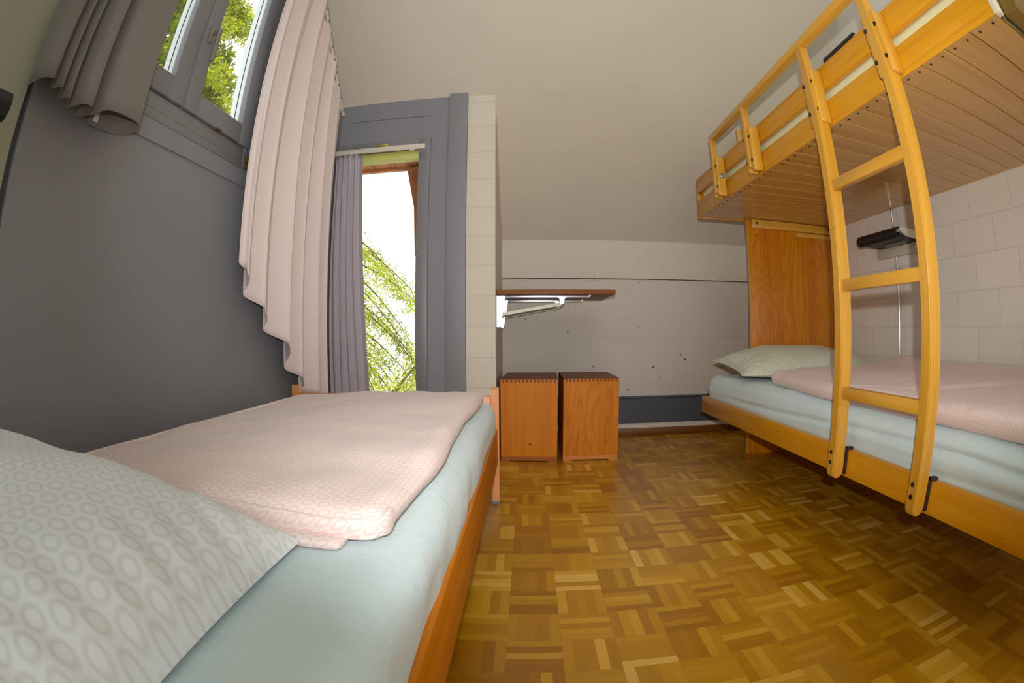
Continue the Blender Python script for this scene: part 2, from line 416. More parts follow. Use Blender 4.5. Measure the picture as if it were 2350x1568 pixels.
# ------------------------------------------------------------------ window_2 : tall narrow window beside the pier
w2 = bpy.data.objects.new('window_2', None); COL.objects.link(w2); struct(w2)
bm = bmesh.new(); ring(bm, 1, YP - .016, YP + .05, NX0 - .045, NX1, NZ0 - .02, NZ1, .063)
obj('window_frame', bm, M['greyframe'], w2, True)
bm = bmesh.new(); bx(bm, NX0 + .01, NX1 - .063, YP + .012, YP + .075, 1.64, 1.686, .002)
obj('glazing_bead', bm, plain('pale_yellow_frame_top', srgb(214, 214, 120), .4), w2, True)
bm = bmesh.new(); bx(bm, NX0 + .015, NX1 - .062, YP + .040, YP + .044, NZ0 + .04, 1.66)
obj('glass_pane', bm, M['glass'], w2)
bm = bmesh.new(); bx(bm, -.828, -.748, YP - .032, YP - .024, 1.712, 1.724, .002); cyl(bm, (-.775, YP - .016, 1.712), (-.775, YP - .03, 1.717), .006, 10)
lt = obj('window_latch', bm, M['brass'], w2, True)

# wooden eave outside the narrow window
bm = bmesh.new()
for i in range(9): bx(bm, -1.7 + i * .16, -1.7 + i * .16 + .155, 2.64, 3.30, 1.85, 1.875)
bx(bm, -1.7, -.40, 3.26, 3.30, 1.83, 1.95)
prism(bm, [(-.822, 1.84), (-.76, 1.54), (-.745, 1.2), (-.60, 1.2), (-.60, 1.84)], 1, 3.24, 3.28)
struct(obj('trim_4', bm, M['eave']))

# ------------------------------------------------------------------ curtains
def curtain(name, path, ztop, zbot, m, thick=.0016, nz=60, hem=0.012, parent=None, sway=None):
    """path: list of (x,y) samples; ztop/zbot functions of (y, t) ; returns object"""
    bm = bmesh.new(); rows = []
    n = len(path)
    for k in range(nz + 1):
        f = k / nz; row = []
        for i, (x, y) in enumerate(path):
            t = i / (n - 1); a, b = zbot(y, t), ztop(y, t); z = b + (a - b) * f
            dx, dy = sway(t, f) if sway else (0, 0)
            row.append(bm.verts.new((x + dx, y + dy, z)))
        rows.append(row)
    for k in range(nz):
        for i in range(n - 1):
            bm.faces.new((rows[k][i], rows[k][i + 1], rows[k + 1][i + 1], rows[k + 1][i]))
    o = obj(name, bm, m, parent, smooth=True, ang=80)
    md = o.modifiers.new('solid', 'SOLIDIFY'); md.thickness = thick; md.offset = 0
    return o
# right curtain of the big window: hangs from the sloping rail, hem slopes as well
N = 260; path = []
fy = [1.450, 1.60, 1.71, 1.83, 1.93, 2.04, 2.14, 2.25]     # y of the folds that come forward
def fold(t):
    s = t * 5.7 + .1 * math.sin(9 * t); k = s
    a = .034 + .010 * math.sin(3.1 * s + 1)
    x = -.975 + a * math.sin(2 * PI * k) * (1 if t > .06 else t / .06)
    y = 1.452 + t * .865 + .013 * math.sin(4 * PI * k + .6)
    return x, y
path = [fold(i / N) for i in range(N + 1)]
def rtop(y, t): return 2.33 + (1.857 - (1.50 + t * .79)) * 1.0 - .008 * abs(math.sin(PI * t * 14))
def rbot(y, t):
    y = 1.452 + t * .865
    return .925 - .93 * (y - 1.452) + .10 * t * t - .010 * math.sin(t * 14)
def rsway(t, f):
    e = (1 - f)
    amp = .35 + .65 * min(1, f * 1.4)
    x, y = fold(t)
    return ((-.972 - x) * (1 - amp), e * (.07 * (1 - t)) + (1.47 + t * .85 - y) * (1 - amp) * .8 - .02 * math.sin(PI * f) * (1 - t))
rc = curtain('window_curtain', path, rtop, rbot, M['curtain'], sway=rsway)
tag(rc, 'long pale rose curtain at the right of the big window, with sloping hem', 'curtain')
# left curtain, bunched
CL = [(-1.010, .447), (-.962, .462), (-.948, .492), (-.985, .512), (-.952, .530), (-.990, .548), (-.955, .566), (-.992, .584), (-.935, .600),
      (-.928, .632), (-.985, .648), (-1.005, .640), (-.975, .668), (-.940, .680), (-.925, .705), (-.920, .760), (-.930, .815), (-.965, .836), (-1.012, .822), (-1.030, .765), (-1.032, .700)]
def catmull(pts, n):
    out = []; P = [Vector(p) for p in [pts[0]] + pts + [pts[-1]]]; m = len(pts) - 1
    for i in range(n + 1):
        g = i / n * m; k = min(int(g), m - 1); f = g - k
        a, b, c, d = P[k], P[k + 1], P[k + 2], P[k + 3]
        q = .5 * ((2 * b) + (c - a) * f + (2 * a - 5 * b + 4 * c - d) * f * f + (3 * b - a - 3 * c + d) * f ** 3)
        out.append((q.x, q.y))
    return out
pathL = catmull(CL, N)
lc = curtain('window_curtain', pathL, lambda y, t: 2.33 + (1.857 - y) * 1.0, lambda y, t: 1.188 + .022 * math.sin(t * 9 + .5) * (1 - t), M['curtainbacklit'], nz=50)
tag(lc, 'bunched curtain left of the big window, coloured dark as if backlit, white tag inside its hem', 'curtain')
bm = bmesh.new(); bx(bm, -1.0305, -1.0285, .716, .734, 1.200, 1.236); obj('care_tag', bm, M['curtaintag'], lc)
# narrow window curtain
def foldN(t):
    s = t * 4.6; a = .019 + .006 * math.sin(5 * s)
    return -1.040 + .150 * t + .010 * math.sin(4 * PI * s), 2.470 + a * math.sin(2 * PI * s) - .0
pathN = [foldN(i / 160) for i in range(161)]
nc = curtain('window_curtain', pathN, lambda y, t: 1.662, lambda y, t: .30, M['curtaingrey'], nz=30,
             sway=lambda t, f: (f * .072 * t, .004 * math.sin(7 * f + 9 * t)))
tag(nc, 'narrow grey lilac curtain hanging at the left of the tall narrow window', 'curtain')
# rails
a, b = Vector((-.972, 2.345, 1.865)), Vector((-.972, .40, 3.81))
d = (b - a).normalized(); up = Vector((0, d.z, -d.y))
t_ = empty('curtain_rail', a, 'sloping white curtain rail under the ceiling above the big window', 'curtain rail')
bm = bmesh.new()
L = (b - a).length
for (u, v, w, hh) in ((-.004, .0, .010, .012),):
    cs = [(-.006, 0), (.006, 0), (.006, .014), (-.006, .014)]
    vs0 = [bm.verts.new(Vector((cx, 0, 0)) + up * -cz) for cx, cz in cs]; vs1 = [bm.verts.new(Vector((cx, 0, 0)) + up * -cz + d * L) for cx, cz in cs]
    bm.faces.new(vs0); bm.faces.new(vs1[::-1])
    for i in range(4): bm.faces.new((vs0[i], vs0[(i + 1) % 4], vs1[(i + 1) % 4], vs1[i]))
obj('rail', bm, M['railwhite'], t_)
for k in range(13):
    p = d * (.05 + k * .075); bm = bmesh.new()
    cyl(bm, p + Vector((0, 0, .0)), p + Vector((.010, 0, -.026)), .004, 8)
    obj('glider', bm, M['greyframe'], t_)
t_ = empty('curtain_rail', (-.788, 2.46, 1.675), 'short straight white curtain rail across the top of the tall narrow window', 'curtain rail')
box('rail', (-1.048, -.529, 2.452, 2.466, 1.662, 1.690), M['railwhite'], t_, .002, off=(-.788, 2.46, 1.675))
box('glider', (-.612, -.588, 2.455, 2.463, 1.652, 1.664), M['railwhite'], t_, .001, off=(-.788, 2.46, 1.675))
box('wall_bracket', (-.70, -.68, 2.462, YP - .016, 1.675, 1.690), M['railwhite'], t_, .001, off=(-.788, 2.46, 1.675))

# ------------------------------------------------------------------ soft things
def soft_box(x0, x1, y0, y1, z0, z1, r, n=(60, 90, 8), disp=None):
    bm = bmesh.new(); nx, ny, nz = n; V = {}
    def P(i, j, k):
        if (i, j, k) in V: return V[(i, j, k)]
        p = Vector((x0 + (x1 - x0) * i / nx, y0 + (y1 - y0) * j / ny, z0 + (z1 - z0) * k / nz))
        rx, ry, rz = min(r, (x1 - x0) / 2), min(r, (y1 - y0) / 2), min(r, (z1 - z0) / 2)
        q = Vector((min(max(p.x, x0 + rx), x1 - rx), min(max(p.y, y0 + ry), y1 - ry), min(max(p.z, z0 + rz), z1 - rz)))
        dd = p - q; dn = Vector((dd.x / rx, dd.y / ry, dd.z / rz))
        if dn.length > 1e-6:
            dn.normalize(); p = q + Vector((dn.x * rx, dn.y * ry, dn.z * rz))
        if disp: p = disp(p, (i / nx, j / ny, k / nz))
        v = bm.verts.new(p); V[(i, j, k)] = v; return v
    for k in (0, nz):
        for i in range(nx):
            for j in range(ny): bm.faces.new((P(i, j, k), P(i + 1, j, k), P(i + 1, j + 1, k), P(i, j + 1, k)))
    for i in (0, nx):
        for k in range(nz):
            for j in range(ny): bm.faces.new((P(i, j, k), P(i, j + 1, k), P(i, j + 1, k + 1), P(i, j, k + 1)))
    for j in (0, ny):
        for k in range(nz):
            for i in range(nx): bm.faces.new((P(i, j, k), P(i + 1, j, k), P(i + 1, j, k + 1), P(i, j, k + 1)))
    return bm
def nz3(x, y, z=0.0): return noise.noise(Vector((x, y, z)))
def smooth(a, b, t):
    t = max(0, min(1, (t - a) / (b - a))); return t * t * (3 - 2 * t)

def pillow(name, w, l, h, m, seed=0, crease=1.0, pinch=.075, ex=.62):
    """rectangular cushion with pulled corners; x across w, y across l"""
    bm = bmesh.new(); n = 64; tops = {}; bots = {}
    for side, D in ((1, tops), (-1, bots)):
        for i in range(n + 1):
            for j in range(n + 1):
                if side < 0 and (i in (0, n) or j in (0, n)): D[i, j] = tops[i, j]; continue
                u, v = -1 + 2 * i / n, -1 + 2 * j / n
                x = u * w / 2 * (1 - pinch * (1 - v * v) * abs(u) ** 3); y = v * l / 2 * (1 - pinch * (1 - u * u) * abs(v) ** 3)
                e = ((1 - abs(u) ** 2.6) * (1 - abs(v) ** 2.6))
                z = h / 2 * max(0, e) ** ex
                edge = smooth(.55, 1, max(abs(u), abs(v)))
                wr = (nz3(x * 7 + seed, y * 7, seed) * .010 + nz3(x * 22, y * 22, seed + 3) * .0035 * edge * crease
                      + .004 * crease * edge * math.sin(u * v * 40 + seed)) * min(1, e * 6)
                D[i, j] = bm.verts.new((x, y, (z + wr) if side > 0 else -(z * .30 + wr * .2)))
    for D in (tops, bots):
        for i in range(n):
            for j in range(n):
                f = (D[i, j], D[i + 1, j], D[i + 1, j + 1], D[i, j + 1])
                if len(set(f)) > 2:
                    try: bm.faces.new(f)
                    except ValueError: pass
    return obj(name, bm, m, None, True, 60)

# ------------------------------------------------------------------ left single bed
BX1 = -.115
bed = empty('single_bed', (-.54, .95, 0), 'low beech single bed under the big window, with a footboard and side rails', 'bed')
OB = (-.54, .95, 0)
def bpart(name, dims, m, bev=.003, parent=bed): return box(name, dims, m, parent, bev, off=OB)
bpart('side_rail', (-.139, BX1, -.12, 1.878, .172, .311), M['bedrail'])
bpart('side_rail', (-.972, -.948, -.12, 1.878, .172, .311), M['bedrail'])
for x0, x1 in ((-.139, -.109), (-.974, -.944)):
    bm = bmesh.new(); 
    # foot post, slightly narrower below the rail
    prism(bm, [(1.879, .014), (1.915, .014), (1.915, .462), (1.908, .469), (1.886, .469), (1.879, .462)], 0, x0, x1)
    bmesh.ops.translate(bm, verts=bm.verts, vec=Vector((.54, -.95, 0)))
    p = obj('leg', bm, M['bedpost'], bed)
    bm = bmesh.new(); bx(bm, x0 + .54 - .002, x1 + .54 + .002, 1.880 - .95, 1.916 - .95, 0, .014, .002); obj('floor_glide', bm, M['glide'], p, True)
    bm = bmesh.new(); bx(bm, x0 + .54, x1 + .54, -.155 - .95, -.1201 - .95, 0, .469, .003); obj('leg', bm, M['bedpost'], bed, True)
bpart('footboard', (-.9435, -.1395, 1.886, 1.906, .18, .437), M['footboard'])
bpart('headboard', (-.9435, -.1395, -.148, -.128, .18, .437), M['footboard'])
bpart('slat_base', (-.9475, -.1395, -.118, 1.876, .20, .245), M['beech_x'])

def mat_disp(wr, side):
    def f(p, q):
        p = p.copy()
        zz = q[2]
        d = (nz3(p.y * 3.1, p.z * 9, side) * .008 + nz3(p.y * 9, p.z * 14, side + 2) * .004) * wr
        mid = 1 - abs(2 * zz - 1)
        if q[0] in (0, 1): p.x += (1 if q[0] else -1) * (d + .004 * mid)
        p.z += nz3(p.x * 5, p.y * 5, side + 5) * .003 * zz
        return p
    return f
ml = obj('mattress', soft_box(-.940, -.124, -.10, 1.870, .246, .420, .045, (50, 130, 12), mat_disp(1.0, 1)), M['sheet'], None, True, 70)
tag(ml, 'mattress in a pale mint fitted sheet on the low single bed', 'mattress')

# left duvet
def dl(p, q):
    p = p.copy(); u, v, w = q
    x, y = p.x, p.y
    # outline: wavy edges
    p.x += (.010 * nz3(y * 4, 3.3) + .006 * math.sin(y * 9)) * (u * 2 - 1 if u > .5 else 0)
    p.y += .020 * nz3(x * 5, 8.1) * (1 - v)
    # taper of the near left corner, pull of the near right corner
    p.y += .10 * smooth(.35, .0, u) * (1 - v) * .6
    puff = .010 * nz3(x * 3.2, y * 2.4, 4) + .004 * nz3(x * 12, y * 10, 6)
    lines = .0035 * math.sin(26 * (y + .18 * x + .05 * nz3(x * 4, y * 4))) * smooth(1.3, .5, y) + .004 * math.sin(18 * (x * .8 - y * .5)) * smooth(-.45, -.15, x)
    top = smooth(.35, 1, w)
    p.z += top * (puff + lines)
    p.z += top * (.012 * math.exp(-((y - .56) / .09) ** 2) - .006)
    p.z -= top * (.024 * smooth(-.42, -.85, x) + .014 * smooth(.16, 0, v))
    # fold lip running along the near edge
    if v < .04 and w > .2: p.z -= .006 * math.sin(w * PI * 2)
    return p
dv = obj('duvet', soft_box(-.875, -.158, .520, 1.775, .421, .478, .030, (90, 150, 8), dl), M['duvet'], None, True, 75)
tag(dv, 'pink ring-patterned folded duvet lying flat on the single bed under the big window', 'duvet')
bm = soft_box(-.70, -.215, .495, .80, .4205, .436, .008, (60, 30, 3), lambda p, q: p + Vector((0, .012 * nz3(p.x * 6, 1) * (1 - q[1]) + .05 * (abs(p.x + .45) * 1.6) ** 2, .001)))
obj('duvet_fold', bm, M['duvet'], dv, True, 75)

pl = pillow('pillow', .80, .57, .262, M['pillow'], 3, 1.0, .035, .56)
pl.location = (-.642, .192, .434); pl.rotation_euler = (0, math.radians(.4), math.radians(4.5))
tag(pl, 'large white ring-patterned pillow close to the camera on the single bed', 'pillow')

# ------------------------------------------------------------------ bunk bed on the right
RX = .938
OBK = (1.40, 1.47, 0)
bunk = empty('bunk_bed', OBK, 'tall beech bunk bed along the right wall with an upright ladder and guard rail', 'bunk bed')
def kpart(name, dims, m, bev=.003, parent=bunk): return box(name, dims, m, parent, bev, off=OBK)
def kobj(name, bm, m, parent=bunk, smooth_=True):
    bmesh.ops.translate(bm, verts=bm.verts, vec=-Vector(OBK)); return obj(name, bm, m, parent, smooth_)
YF, YN = 2.535, .398
# lower bed
kpart('side_rail', (RX, RX + .024, .10, YF, .252, .337), M['railwood'], .004)
kpart('end_rail', (RX + .0245, XR - .03, YF - .035, YF - .010, .252, .337), M['beech_x'])
kpart('wall_rail', (XR - .029, XR - .004, .10, YF, .252, .337), M['beech_y'])
kpart('slat_base', (RX + .0245, XR - .03, .11, YF - .036, .275, .300), M['deck'])
bm = bmesh.new(); cyl(bm, (RX - .002, 2.478, .302), (RX + .003, 2.478, .302), .006, 10); kobj('bolt', bm, M['black'])
# support panel with cleats
sp_ = kpart('support_panel', (1.226, XR - .004, 2.500, 2.4985 + .024, .001, 1.3015), M['panelwood'], .003)
kpart('edge_strip', (1.2215, 1.2258, 2.4995, 2.523, .002, 1.301), M['beech_z'], .001, sp_)
kpart('top_cleat', (1.247, XR - .006, 2.478, 2.4995, 1.254, 1.3015), M['beech_x'], .003, sp_)
kpart('small_cleat', (1.553, XR - .006, 2.4885, 2.4995, 1.224, 1.252), M['beech_x'], .004, sp_)
for x, z, r, y in ((1.280, 1.281, .0075, 2.478), (1.797, 1.283, .0075, 2.478), (1.275, 1.213, .004, 2.4995), (1.61, 1.238, .004, 2.4885), (1.72, 1.238, .004, 2.4885)):
    bm = bmesh.new(); cyl(bm, (x, y - .0025, z), (x, y + .001, z), r, 12); kobj('screw', bm, M['black'] if r > .0045 or y > 2.49 else M['steel'], sp_)
kpart('headboard_post', (1.226, 1.290, 2.495, 2.520, 1.33, 1.853), M['beech_z'], .003)
# upper deck boards, seen from below, grooves between them
bm = bmesh.new(); n = 21; pitch = .1055
y = YN
while y < YF - .02:
    y2 = min(y + pitch, YF - .004)
    bx(bm, RX + .003, XR - .022, y + .0026, y2 - .0026, 1.304, 1.3222, .0012, 1); y = y2
deck = kobj('deck_boards', bm, M['deck'], smooth_=False)
kpart('deck_backing', (RX + .005, XR - .024, YN + .003, YF - .007, 1.3135, 1.3215), M['groove'], 0, deck)  # dark sheet added above the boards so the gaps look shaded
sm = None; y = YN + .027
while y < YF - .02:
    if sm is None:
        bm = bmesh.new(); cyl(bm, (0, 0, -.0016), (0, 0, .0008), .0042, 10)
        sm = obj('deck_screw', bm, M['black'], deck); base = sm
    else:
        base = sm.copy(); COL.objects.link(base); base.parent = deck
    base.location = (RX + .023 - OBK[0], y - OBK[1], 1.304); y += pitch / 2
kpart('edge_strip', (RX + .001, XR - .022, YF - .0035, YF + .004, 1.2985, 1.420), M['panelwood'], .001)
# upper side boards (lower plank, upper plank)
kpart('side_board', (RX, RX + .022, YN, YF, 1.3225, 1.392), M['railwood'], .003)
kpart('side_board_face', (RX - .0005, RX + .0025, YN, YF, 1.3035, 1.3235), M['railwood'], .0008)
kpart('side_board', (RX, RX + .022, YN, YF, 1.433, 1.514), M['railwood'], .003)
kpart('end_stile', (RX, RX + .022, 2.513, YF, 1.3925, 1.4325), M['beech_z'], .001)
kpart('end_cap', (RX - .002, RX + .024, YN - .020, YN - .0005, 1.3035, 1.514), plain('pale_end_edge', srgb(222, 214, 186), .5), .002)
kpart('end_board', (.965, XR - .02, .33, YN - .0205, 1.304, 1.50), M['endwood'], .003)
kpart('end_board', (RX + .0225, XR - .02, 2.505, 2.5345, 1.3225, 1.514), M['panelwood'], .003)
kpart('wall_board', (XR - .0205, XR - .004, YN, YF, 1.3035, 1.50), M['beech_y'], .002)
# brackets with guard posts / ladder stiles
def bracket(y0, ztop, has_stile):
    yc = y0 + .036                                        # near edge y0, block spans y0..y0+.072
    bm = bmesh.new()
    for a, b_ in ((y0, y0 + .0235), (y0 + .0485, y0 + .072)):
        bx(bm, .892, RX - .0002, a, b_, 1.308, 1.502, .008, 3)
    bx(bm, .915, RX - .0004, y0 + .0236, y0 + .0484, 1.318, 1.492, .001)
    bl = kobj('bracket_block', bm, M['beech_z'])
    for yy in (y0 + .012, y0 + .060):
        for zz in (1.353, 1.455):
            bm = bmesh.new(); cyl(bm, (.8903, yy, zz), (.893, yy, zz), .0074, 14); kobj('bolt', bm, M['black'], bl, False)
    if not has_stile:
        bm = bmesh.new(); bx(bm, .884, .9145, y0 + .024, y0 + .048, 1.325, 1.600, .003); kobj('guard_post', bm, M['beech_z'])
    return bl
B1 = bracket(2.093, 1.6, False); B2 = bracket(1.696, 1.6, False)
bm = bmesh.new(); cyl(bm, (.915, 2.089, 1.405), (.915, 2.0932, 1.405), .0135, 16); cyl(bm, (.915, 2.086, 1.405), (.915, 2.09, 1.405), .006, 10)
kobj('cap_nut', bm, M['steel'], B1)
bracket(1.171, 1.6, True); bracket(.778, 1.6, True)
# guard rail along the top
bm = bmesh.new(); bx(bm, .884, .921, .790, 2.143, 1.593, 1.622, .005, 3); kobj('guard_rail', bm, M['beech_y'])
# ladder: two stiles, three lower rungs and one between the brackets
lad = None
bm = bmesh.new()
for y0 in (1.181, .794):
    prof = [(.885, .272), (.893, .256), (.908, .250), (.922, .256), (.9295, .272), (.9295, 1.308), (.9145, 1.316), (.9145, 1.592), (.885, 1.592)]
    prism(bm, [(px_, pz_) for px_, pz_ in prof], 1, y0, y0 + .036)
bmesh.ops.bevel(bm, geom=list(bm.edges), offset=.003, segments=2, affect='EDGES')
lad = kobj('ladder', bm, M['beech_z'])
for z in (.505, .808, 1.103):
    kpart('rung', (.893, .920, .8305, 1.1805, z - .017, z + .017), M['beech_y'], .004, lad)
for y0 in (1.181, .794):
    for z in (.300, .330):
        bm = bmesh.new(); cyl(bm, (.8835, y0 + .019, z), (.8855, y0 + .019, z), .0065, 12); kobj('bolt', bm, M['black'], lad, False)
    bm = bmesh.new(); bx(bm, .929, RX - .0004, y0 - .0055, y0 + .004, .262, .346, .001); bx(bm, .929, .950, y0 - .016, y0 + .002, .3385, .346, .001)
    kobj('hook_plate', bm, plain('dark_brown_metal', (.05, .025, .02), .5, .3), lad)

# mattresses on the bunk
def mr(p, q):
    p = p.copy()
    if q[0] == 0:
        s = 1 - abs(2 * q[2] - 1)
        p.x -= .012 * s + .008 * nz3(p.y * 3, p.z * 8, 3)
        c = p.z - (.385 + .02 * math.sin(p.y * 2.2))
        p.x += .010 * math.exp(-(c / .008) ** 2) * smooth(2.3, 1.9, p.y)
        c2 = p.z - (.352 + .008 * math.sin(p.y * 5)); p.x += .006 * math.exp(-(c2 / .006) ** 2) * smooth(1.0, .7, p.y)
    p.z += .004 * nz3(p.x * 5, p.y * 5, 9) * q[2]
    return p
mrt = obj('mattress', soft_box(.966, XR - .031, .12, 2.495, .3015, .455, .042, (44, 170, 22), mr), M['sheet'], None, True, 70)
tag(mrt, 'mattress in a pale mint fitted sheet on the lower berth of the bunk bed', 'mattress')
mu = obj('mattress', soft_box(.9625, XR - .022, .42, 2.50, 1.3235, 1.446, .016, (20, 60, 6)), M['sheetup'], None, True, 70)
tag(mu, 'cream mattress glimpsed between the two side boards of the upper berth', 'mattress')
# right duvet
def drf(p, q):
    p = p.copy(); u, v, w = q; x, y = p.x, p.y
    top = smooth(.3, 1, w)
    p.x += (.03 * smooth(.3, .0, 1 - v)) * (1 - u) * 1.6 + .008 * nz3(y * 4, 2.2) * (1 - u)
    p.y += -.02 * v * nz3(x * 4, 5)
    p.z += top * (.016 * nz3(x * 3, y * 2.2, 7) + .004 * nz3(x * 13, y * 11, 2) + .030 * smooth(1.0, 1.8, x) - .006)
    p.z += top * .030 * math.exp(-((x - 1.80) / .09) ** 2 - ((y - 1.80) / .10) ** 2)
    if w < .35 and u < .05: p.z -= .004
    # diagonal crease across the near half
    p.z -= top * .008 * math.exp(-((y - .95 + .9 * (x - 1.3)) / .03) ** 2)
    return p
dr = obj('duvet', soft_box(.972, XR - .034, .14, 1.905, .4575, .520, .034, (80, 140, 8), drf), M['duvet'], None, True, 75)
tag(dr, 'pink ring-patterned duvet spread over the lower berth of the bunk bed', 'duvet')
pr_ = pillow('pillow', .86, .44, .22, M['pillow2'], 11)
pr_.location = (1.385, 2.222, .500); pr_.rotation_euler = (math.radians(6), math.radians(1), math.radians(-3))
tag(pr_, 'pale green ring-patterned pillow at the head of the lower bunk', 'pillow')

# ------------------------------------------------------------------ two wooden boxes used as stools
def stool(loc, rot, label, plug_dark, base):
    W, D, H = .294, .440, .441
    t = empty('box_stool', loc, label, 'box stool', 'wooden box stools in the recess', rot)
    th = .018; n = 14; w = W / (2 * n + 1)
    bm = bmesh.new(); bx(bm, 0, W, th, D, H - th, H)
    for k in range(n + 1 - 1): bx(bm, w + 2 * k * w, 2 * w + 2 * k * w, -.0004, th, H - th - .001, H)
    for k in range(n + 1): bx(bm, 2 * k * w, w + 2 * k * w, .0003, th, H - .0035, H - .0003)
    obj('top_board', bm, M['stooltop'], t)
    bm = bmesh.new(); bx(bm, 0, W, 0, th, .028, H - th - .0012)
    for k in range(n + 1): bx(bm, 2 * k * w + .0002, w + 2 * k * w - .0002, 0, th, H - th - .0012, H - .0036)
    f = obj('front_panel', bm, M['stoolfront'] if plug_dark else M['stoolflame'], t)
    bm = bmesh.new(); cyl(bm, (.153, -.0008, .096), (.153, .001, .096), .0068 if plug_dark else .005, 16)
    obj('wood_plug', bm, M['stooltop'] if plug_dark else plain('grey_brown_plug', srgb(140, 96, 60), .5), f)
    for x0 in (0, W - th):
        bm = bmesh.new(); bx(bm, x0, x0 + th, th + .0003, D, .0, H - th - .0004); obj('side_panel', bm, M['stoolfront'], t)
    bm = bmesh.new(); bx(bm, th + .0003, W - th - .0003, D - th, D - .0003, .02, H - th - .0004); obj('back_panel', bm, M['stoolfront'], t)
    # front foot rail with shallow cut-out
    bm = bmesh.new()
    pts = [(0, 0), (.045, 0)] + [(.045 + .010 * i / 4, .006 * math.sin(i / 4 * PI / 2)) for i in range(1, 5)] + \
          [(W - .055 + .010 * i / 4, .006 * math.cos(i / 4 * PI / 2)) for i in range(0, 4)] + [(W - .045, 0), (W, 0), (W, .0276), (0, .0276)]
    prism(bm, pts, 1, -.001, th)
    obj('foot_rail', bm, base, t)
    return t
stool((-.139, 2.566, 0), math.radians(-2.6), 'left of two wooden box stools, next to the white pier, with a dark round plug', True, M['stoolbase2'])
stool((.187, 2.571, 0), 0, 'right of two wooden box stools, with flame-shaped grain and a pale foot rail', False, M['stoolbase'])

# ------------------------------------------------------------------ folding wall shelf
sh = empty('folding_shelf', (-.159, 2.84, .89), 'brown folding wall shelf on two zinc brackets beside the white pier', 'shelf')
OS = (-.159, 2.84, .89)
def spart(name, bm, m, parent=sh, sm_=True):
    bmesh.ops.translate(bm, verts=bm.verts, vec=-Vector(OS)); return obj(name, bm, m, parent, sm_)
bm = bmesh.new(); bx(bm, -.157, .466, 2.58, 3.112, .8785, .9025, .0015); spart('shelf_board', bm, M['shelf'])
for yb in (2.655, 3.02):
    bm = bmesh.new()
    prism(bm, [(-.1595, .876), (-.115, .876), (-.117, .862), (-.140, .715), (-.146, .709), (-.1595, .709)], 1, yb - .0015, yb + .0015)
    bx(bm, -.1598, -.1575, yb - .022, yb + .022, .709, .876)
    br = spart('bracket_plate', bm, M['zinc'], sm_=False)
    bm = bmesh.new(); bx(bm, -.150, .332, yb + .004, yb + .028, .866, .878, .001)
    prism(bm, [(.332, .866), (.345, .878), (.332, .878)], 1, yb + .004, yb + .028)
    spart('slide_rail', bm, M['zinc'], br)
    bm = bmesh.new()
    p0, p1 = Vector((-.137, yb + .010, .776)), Vector((.186, yb + .010, .832))
    dd = (p1 - p0).normalized(); nn = Vector((-dd.z, 0, dd.x)) * .0085
    q = [p0 - nn, p1 - nn, p1 + nn, p0 + nn]
    prism(bm, [(v.x, v.z) for v in q], 1, yb + .003, yb + .017)
    spart('strut', bm, M['strut'], br, False)
    bm = bmesh.new(); prism(bm, [(.160, .867), (.212, .867), (.200, .858), (.197, .832), (.176, .832), (.173, .858)], 1, yb - .006, yb + .026)
    spart('slide_catch', bm, M['zinc'], br, False)
    bm = bmesh.new(); cyl(bm, (-.122, yb - .003, .870), (-.122, yb + .003, .870), .004, 10); spart('rivet', bm, M['steel'], br)

# ------------------------------------------------------------------ reading lamps
def lamp(yc, z, side, label, x_wall, length=.33):
    """hood sticks out of the wall in direction side (-1 = towards -x)"""
    t = empty('reading_lamp', (x_wall, yc, z), label, 'reading lamp', 'wall reading lamps')
    s = side
    # profile in (x away from wall, z)
    top = [(0, .030), (.10, .034), (.150, .036), (.172, .030), (.186, .012), (.190, -.006), (.184, -.020)]
    bot = [(.176, -.022), (.168, -.010), (.160, .004), (.150, .004), (.10, -.008), (0, -.012)]
    L2 = length / 2
    bm = bmesh.new(); prism(bm, [(s * a, b) for a, b in [(0, .031), (.10, .035), (.150, .037), (.160, .033), (.150, .020), (.10, -.004), (.0, -.010)]], 1, -L2, L2)
    obj('housing', bm, M['lampcream'], t, True, 50)
    bm = bmesh.new()
    arc = [(.160 + .028 * math.cos(a_), .008 + .028 * math.sin(a_)) for a_ in [PI * .62 - k * PI * 1.15 / 12 for k in range(13)]]
    inn = [(.160 + .020 * math.cos(a_), .008 + .020 * math.sin(a_)) for a_ in [PI * .62 - k * PI * 1.15 / 12 for k in range(13)]][::-1]
    prism(bm, [(s * a, b) for a, b in arc + inn], 1, -L2 - .001, L2 + .001)
    prism(bm, [(s * a, b) for a, b in [(.02, -.0115), (.10, -.006), (.152, .012), (.160, .0), (.150, -.010), (.02, -.018)]], 1, -L2 + .006, L2 - .006)
    obj('hood', bm, M['lampblack'], t, True, 50)
    bm = bmesh.new(); cyl(bm, (s * .075, -L2 + .05, -.020), (s * .075, L2 - .12, -.020), .010, 12); obj('tube', bm, M['handle'], t, True)
    bm = bmesh.new(); bx(bm, min(0, s * .022), max(0, s * .022), -L2 - .01, L2 + .02, -.068, -.0185, .004)
    obj('back_plate', bm, M['lampcream'], t, True)
    return t
l1 = lamp(1.885, 1.125, -1, 'reading lamp on the right wall above the lower berth, on the chrome rod', XR - .012)
l2 = lamp(1.885, 2.195, -1, 'reading lamp on the right wall seen through the upper guard rail', XR - .001)
l3 = lamp(.190, 1.070, 1, 'dark reading lamp cut by the left edge of the photo', XL + .0065)
bm = bmesh.new(); cyl(bm, (0, 0, .46), (0, 0, 1.2985), .0052, 12)
rod = obj('lamp_rod', bm, M['chrome'], None, True); rod.location = (XR - .024, 1.912, 0)
tag(rod, 'thin chrome rod rising behind the duvet to the lamp over the lower berth', 'rod')
